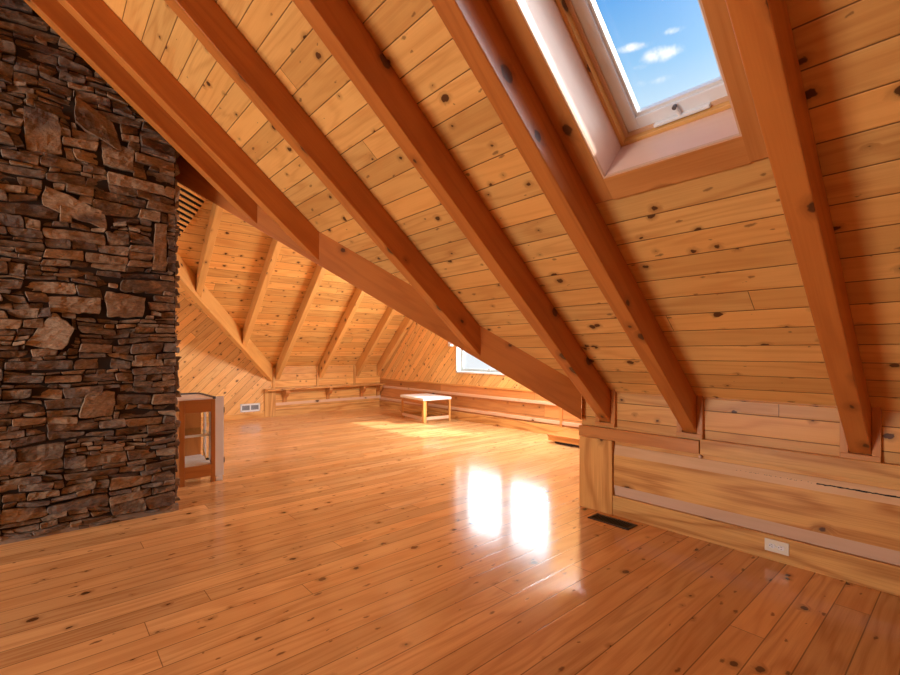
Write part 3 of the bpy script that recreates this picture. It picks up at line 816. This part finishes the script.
# ------------------------------------------------------------------ display cabinet
root = empty('display_cabinet', (0.91, 4.68, 0))
X0, X1, Y0, Y1, ZT = 0.905, 1.200, 4.68, 5.22, 0.775
def P(name, mat, a, c, bev=0.002, parent=root):
    b = MB(); b.box(a, c); return b.build(name, mat, parent, bev)
b = MB()
b.box((X0, Y0, 0.0), (X0 + .045, Y0 + .03, ZT - .01), (0, 0, 1)); b.box((X1 - .035, Y0, 0.0), (X1, Y0 + .03, ZT - .01), (0, 0, 1))
b.box((X0 + .045, Y0, ZT - .125), (X1 - .035, Y0 + .03, ZT - .01), (1, 0, 0)); b.box((X0 + .045, Y0, 0.06), (X1 - .035, Y0 + .03, 0.165), (1, 0, 0))
b.build('end_frame', M['oak'], root, 0.003)
P('end_glass', M['glass'], (X0 + .045, Y0 + .012, .165), (X1 - .035, Y0 + .016, ZT - .125), 0)
P('back_panel', M['oak'], (X0, Y0 + .03, 0.06), (X0 + .012, Y1, ZT - .01))
P('far_end_panel', M['oak'], (X0, Y1 - .02, 0.06), (X1, Y1, ZT - .01))
P('bottom_shelf', M['lgrey'], (X0 + .012, Y0 + .03, .15), (X1, Y1 - .02, .168))
P('glass_shelf', M['shelfglass'], (X0 + .015, Y0 + .035, .43), (X1 - .01, Y1 - .02, .442), 0)
P('shelf_lip', M['lgrey'], (X0 + .015, Y0 + .032, .425), (X1 - .01, Y0 + .042, .447))
P('top_panel', M['white'], (X0, Y0 + .002, ZT - .01), (X1, Y1, ZT + .004))
o = P('top_edge', M['dgrey'], (X1 - .022, Y0 - .002, ZT - .008), (X1 + .004, Y1, ZT + .014)); o['label'] = 'dark grey edging strip'
o = P('rear_edge', M['dgrey'], (X0, Y1 - .02, ZT + .004), (X1 - .022, Y1, ZT + .018)); o['label'] = 'dark grey edging strip'
for yy in (4.86, 5.06): P('door_stile', M['white'], (X1 - .004, yy, .16), (X1 + .014, yy + .035, ZT - .02))
b = MB(); b.tube((X1 - .05, 4.80, .20), (X1 - .03, 5.00, .26), .006); b.build('stay_rod', M['brass'], root)
for q in ((X1 - .05, 4.795, .197), (X1 - .028, 4.74, .185)):
    b = MB(); b.tube(q, (q[0] + .022, q[1], q[2]), .010); b.build('stay_clip', M['black'], root)
o = P('door_edge', M['white'], (X1 + .006, 4.705, .045), (X1 + .080, 4.745, ZT + .008)); o['label'] = 'white painted door edge'
P('door_foot', M['white'], (X1 + .012, 4.70, 0.0), (X1 + .068, 4.75, .045))
for z in (.16, .63):
    b = MB(); b.tube((X1 + .083, 4.71, z), (X1 + .083, 4.71, z + .05), .006); o = b.build('hinge', M['black'], root)
for y in (Y1 - .06,):
    for x in (X0 + .01, X1 - .045): P('rear_foot', M['oak'], (x, y, 0), (x + .035, y + .04, .06))
tag(root, 'brown oak glass display cabinet with white door edge beside the stone wall', 'cabinet')

# ------------------------------------------------------------------ side table
root = empty('side_table', (4.82, 6.2, 0))
TW, TD, TH = 0.55, 0.80, 0.42
def T(name, mat, a, c, bev=0.003):
    b = MB(); b.box(a, c); o = b.build(name, mat, None, bev); o.parent = root; return o
for (x, y, ww) in ((0, 0, .06), (TW - .035, 0, .035), (0, TD - .035, .035), (TW - .035, TD - .035, .035)):
    T('leg', M['trim'], (x, y, 0), (x + ww, y + ww * .8, TH - .045))
T('bottom_rail', M['pale'], (.05, .005, .045), (TW - .035, .030, .095)); T('bottom_rail', M['pale'], (.005, .04, .045), (.030, TD - .035, .095))
T('bottom_rail', M['trim'], (.035, TD - .03, .045), (TW - .035, TD - .005, .095)); T('bottom_rail', M['trim'], (TW - .03, .035, .045), (TW - .005, TD - .035, .095))
T('apron', M['oak'], (.006, .05, TH - .105), (.026, TD - .035, TH - .045))
o = T('table_top', M['white'], (-.012, -.012, TH - .045), (TW + .012, TD + .012, TH), .006)
root.rotation_euler = (0, 0, math.radians(-7))
tag(root, 'small open-framed wooden table with a white top', 'table')

# ------------------------------------------------------------------ small fittings
# outlet on the near baseboard
root = empty('wall_outlet', (K, 0.775, 0.09))
b = MB(); b.box((K - 0.006, 0.72, 0.052), (K, 0.838, 0.122)); b.build('cover_plate', M['cream'], root, 0.003)
for c in (0.757, 0.801):
    b = MB(); n = 20
    b.prism([(K - .0085, c + .0165 * math.cos(a), .087 + max(-.0125, min(.0125, .0165 * math.sin(a)))) for a in [2 * math.pi * k / n for k in range(n)]], (0, 0, 0), (.004, 0, 0), (0, 1, 0))
    so = b.build('socket', M['white'], root)
    b = MB()
    for dy in (-.006, .006): b.box((K - .0090, c + dy * .0 - .005, .087 + dy - .001), (K - .0083, c + .004, .087 + dy + .001))
    b.tube((K - .0090, c + .010, .087), (K - .0083, c + .010, .087), .0025, 10)
    b.build('slots', M['black'], so)
b = MB(); b.tube((K - .0072, .779, .087), (K - .005, .779, .087), .003, 10); b.build('screw', M['steel'], root)
tag(root, 'cream duplex outlet set sideways in the near baseboard', 'outlet')

# floor register by the corner post
root = empty('floor_register', (3.02, 1.74, 0))
x0, x1, y0, y1 = 2.965, 3.095, 1.575, 1.885
b = MB(); b.box((x0, y0, 0), (x1, y0 + .018, .006)); b.box((x0, y1 - .018, 0), (x1, y1, .006)); b.box((x0, y0, 0), (x0 + .018, y1, .006)); b.box((x1 - .018, y0, 0), (x1, y1, .006))
b.build('register_frame', M['dark'], root, .0015)
b = MB()
for k in range(17): b.box((x0 + .018, y0 + .026 + k * .0155, .001), (x1 - .018, y0 + .030 + k * .0155, .005))
b.build('louvres', M['dark'], root)
b = MB(); b.box((x0 + .016, y0 + .016, .0003), (x1 - .016, y1 - .016, .0012)); b.build('duct_opening', M['black'], root)
tag(root, 'dark bronze floor register beside the corner post', 'vent')

# wall register on the diagonal wall
root = empty('wall_register', (2.82, YF, 0.2))
x0, x1, z0, z1 = 2.64, 2.98, 0.125, 0.27; xm = (x0 + x1) / 2
b = MB(); ya, yb = YF - .012, YF
b.box((x0, ya, z0), (x1, yb, z0 + .03)); b.box((x0, ya, z1 - .03), (x1, yb, z1)); b.box((x0, ya, z0), (x0 + .025, yb, z1)); b.box((x1 - .025, ya, z0), (x1, yb, z1)); b.box((xm - .01, ya, z0), (xm + .01, yb, z1))
b.build('register_frame', M['white'], root, .002)
b = MB(); b.box((x0 + .02, YF - .003, z0 + .02), (x1 - .02, YF - .001, z1 - .02)); b.build('duct_opening', M['dgrey'], root)
b = MB()
for s0, s1 in ((x0 + .025, xm - .01), (xm + .01, x1 - .025)):
    n = 7
    for k in range(n):
        x = s0 + (k + .5) * (s1 - s0) / n; b.box((x - .003, ya + .002, z0 + .03), (x + .003, yb, z1 - .03))
b.build('louvres', M['greym'], root)
tag(root, 'white two-part air register low on the diagonally boarded wall', 'vent')
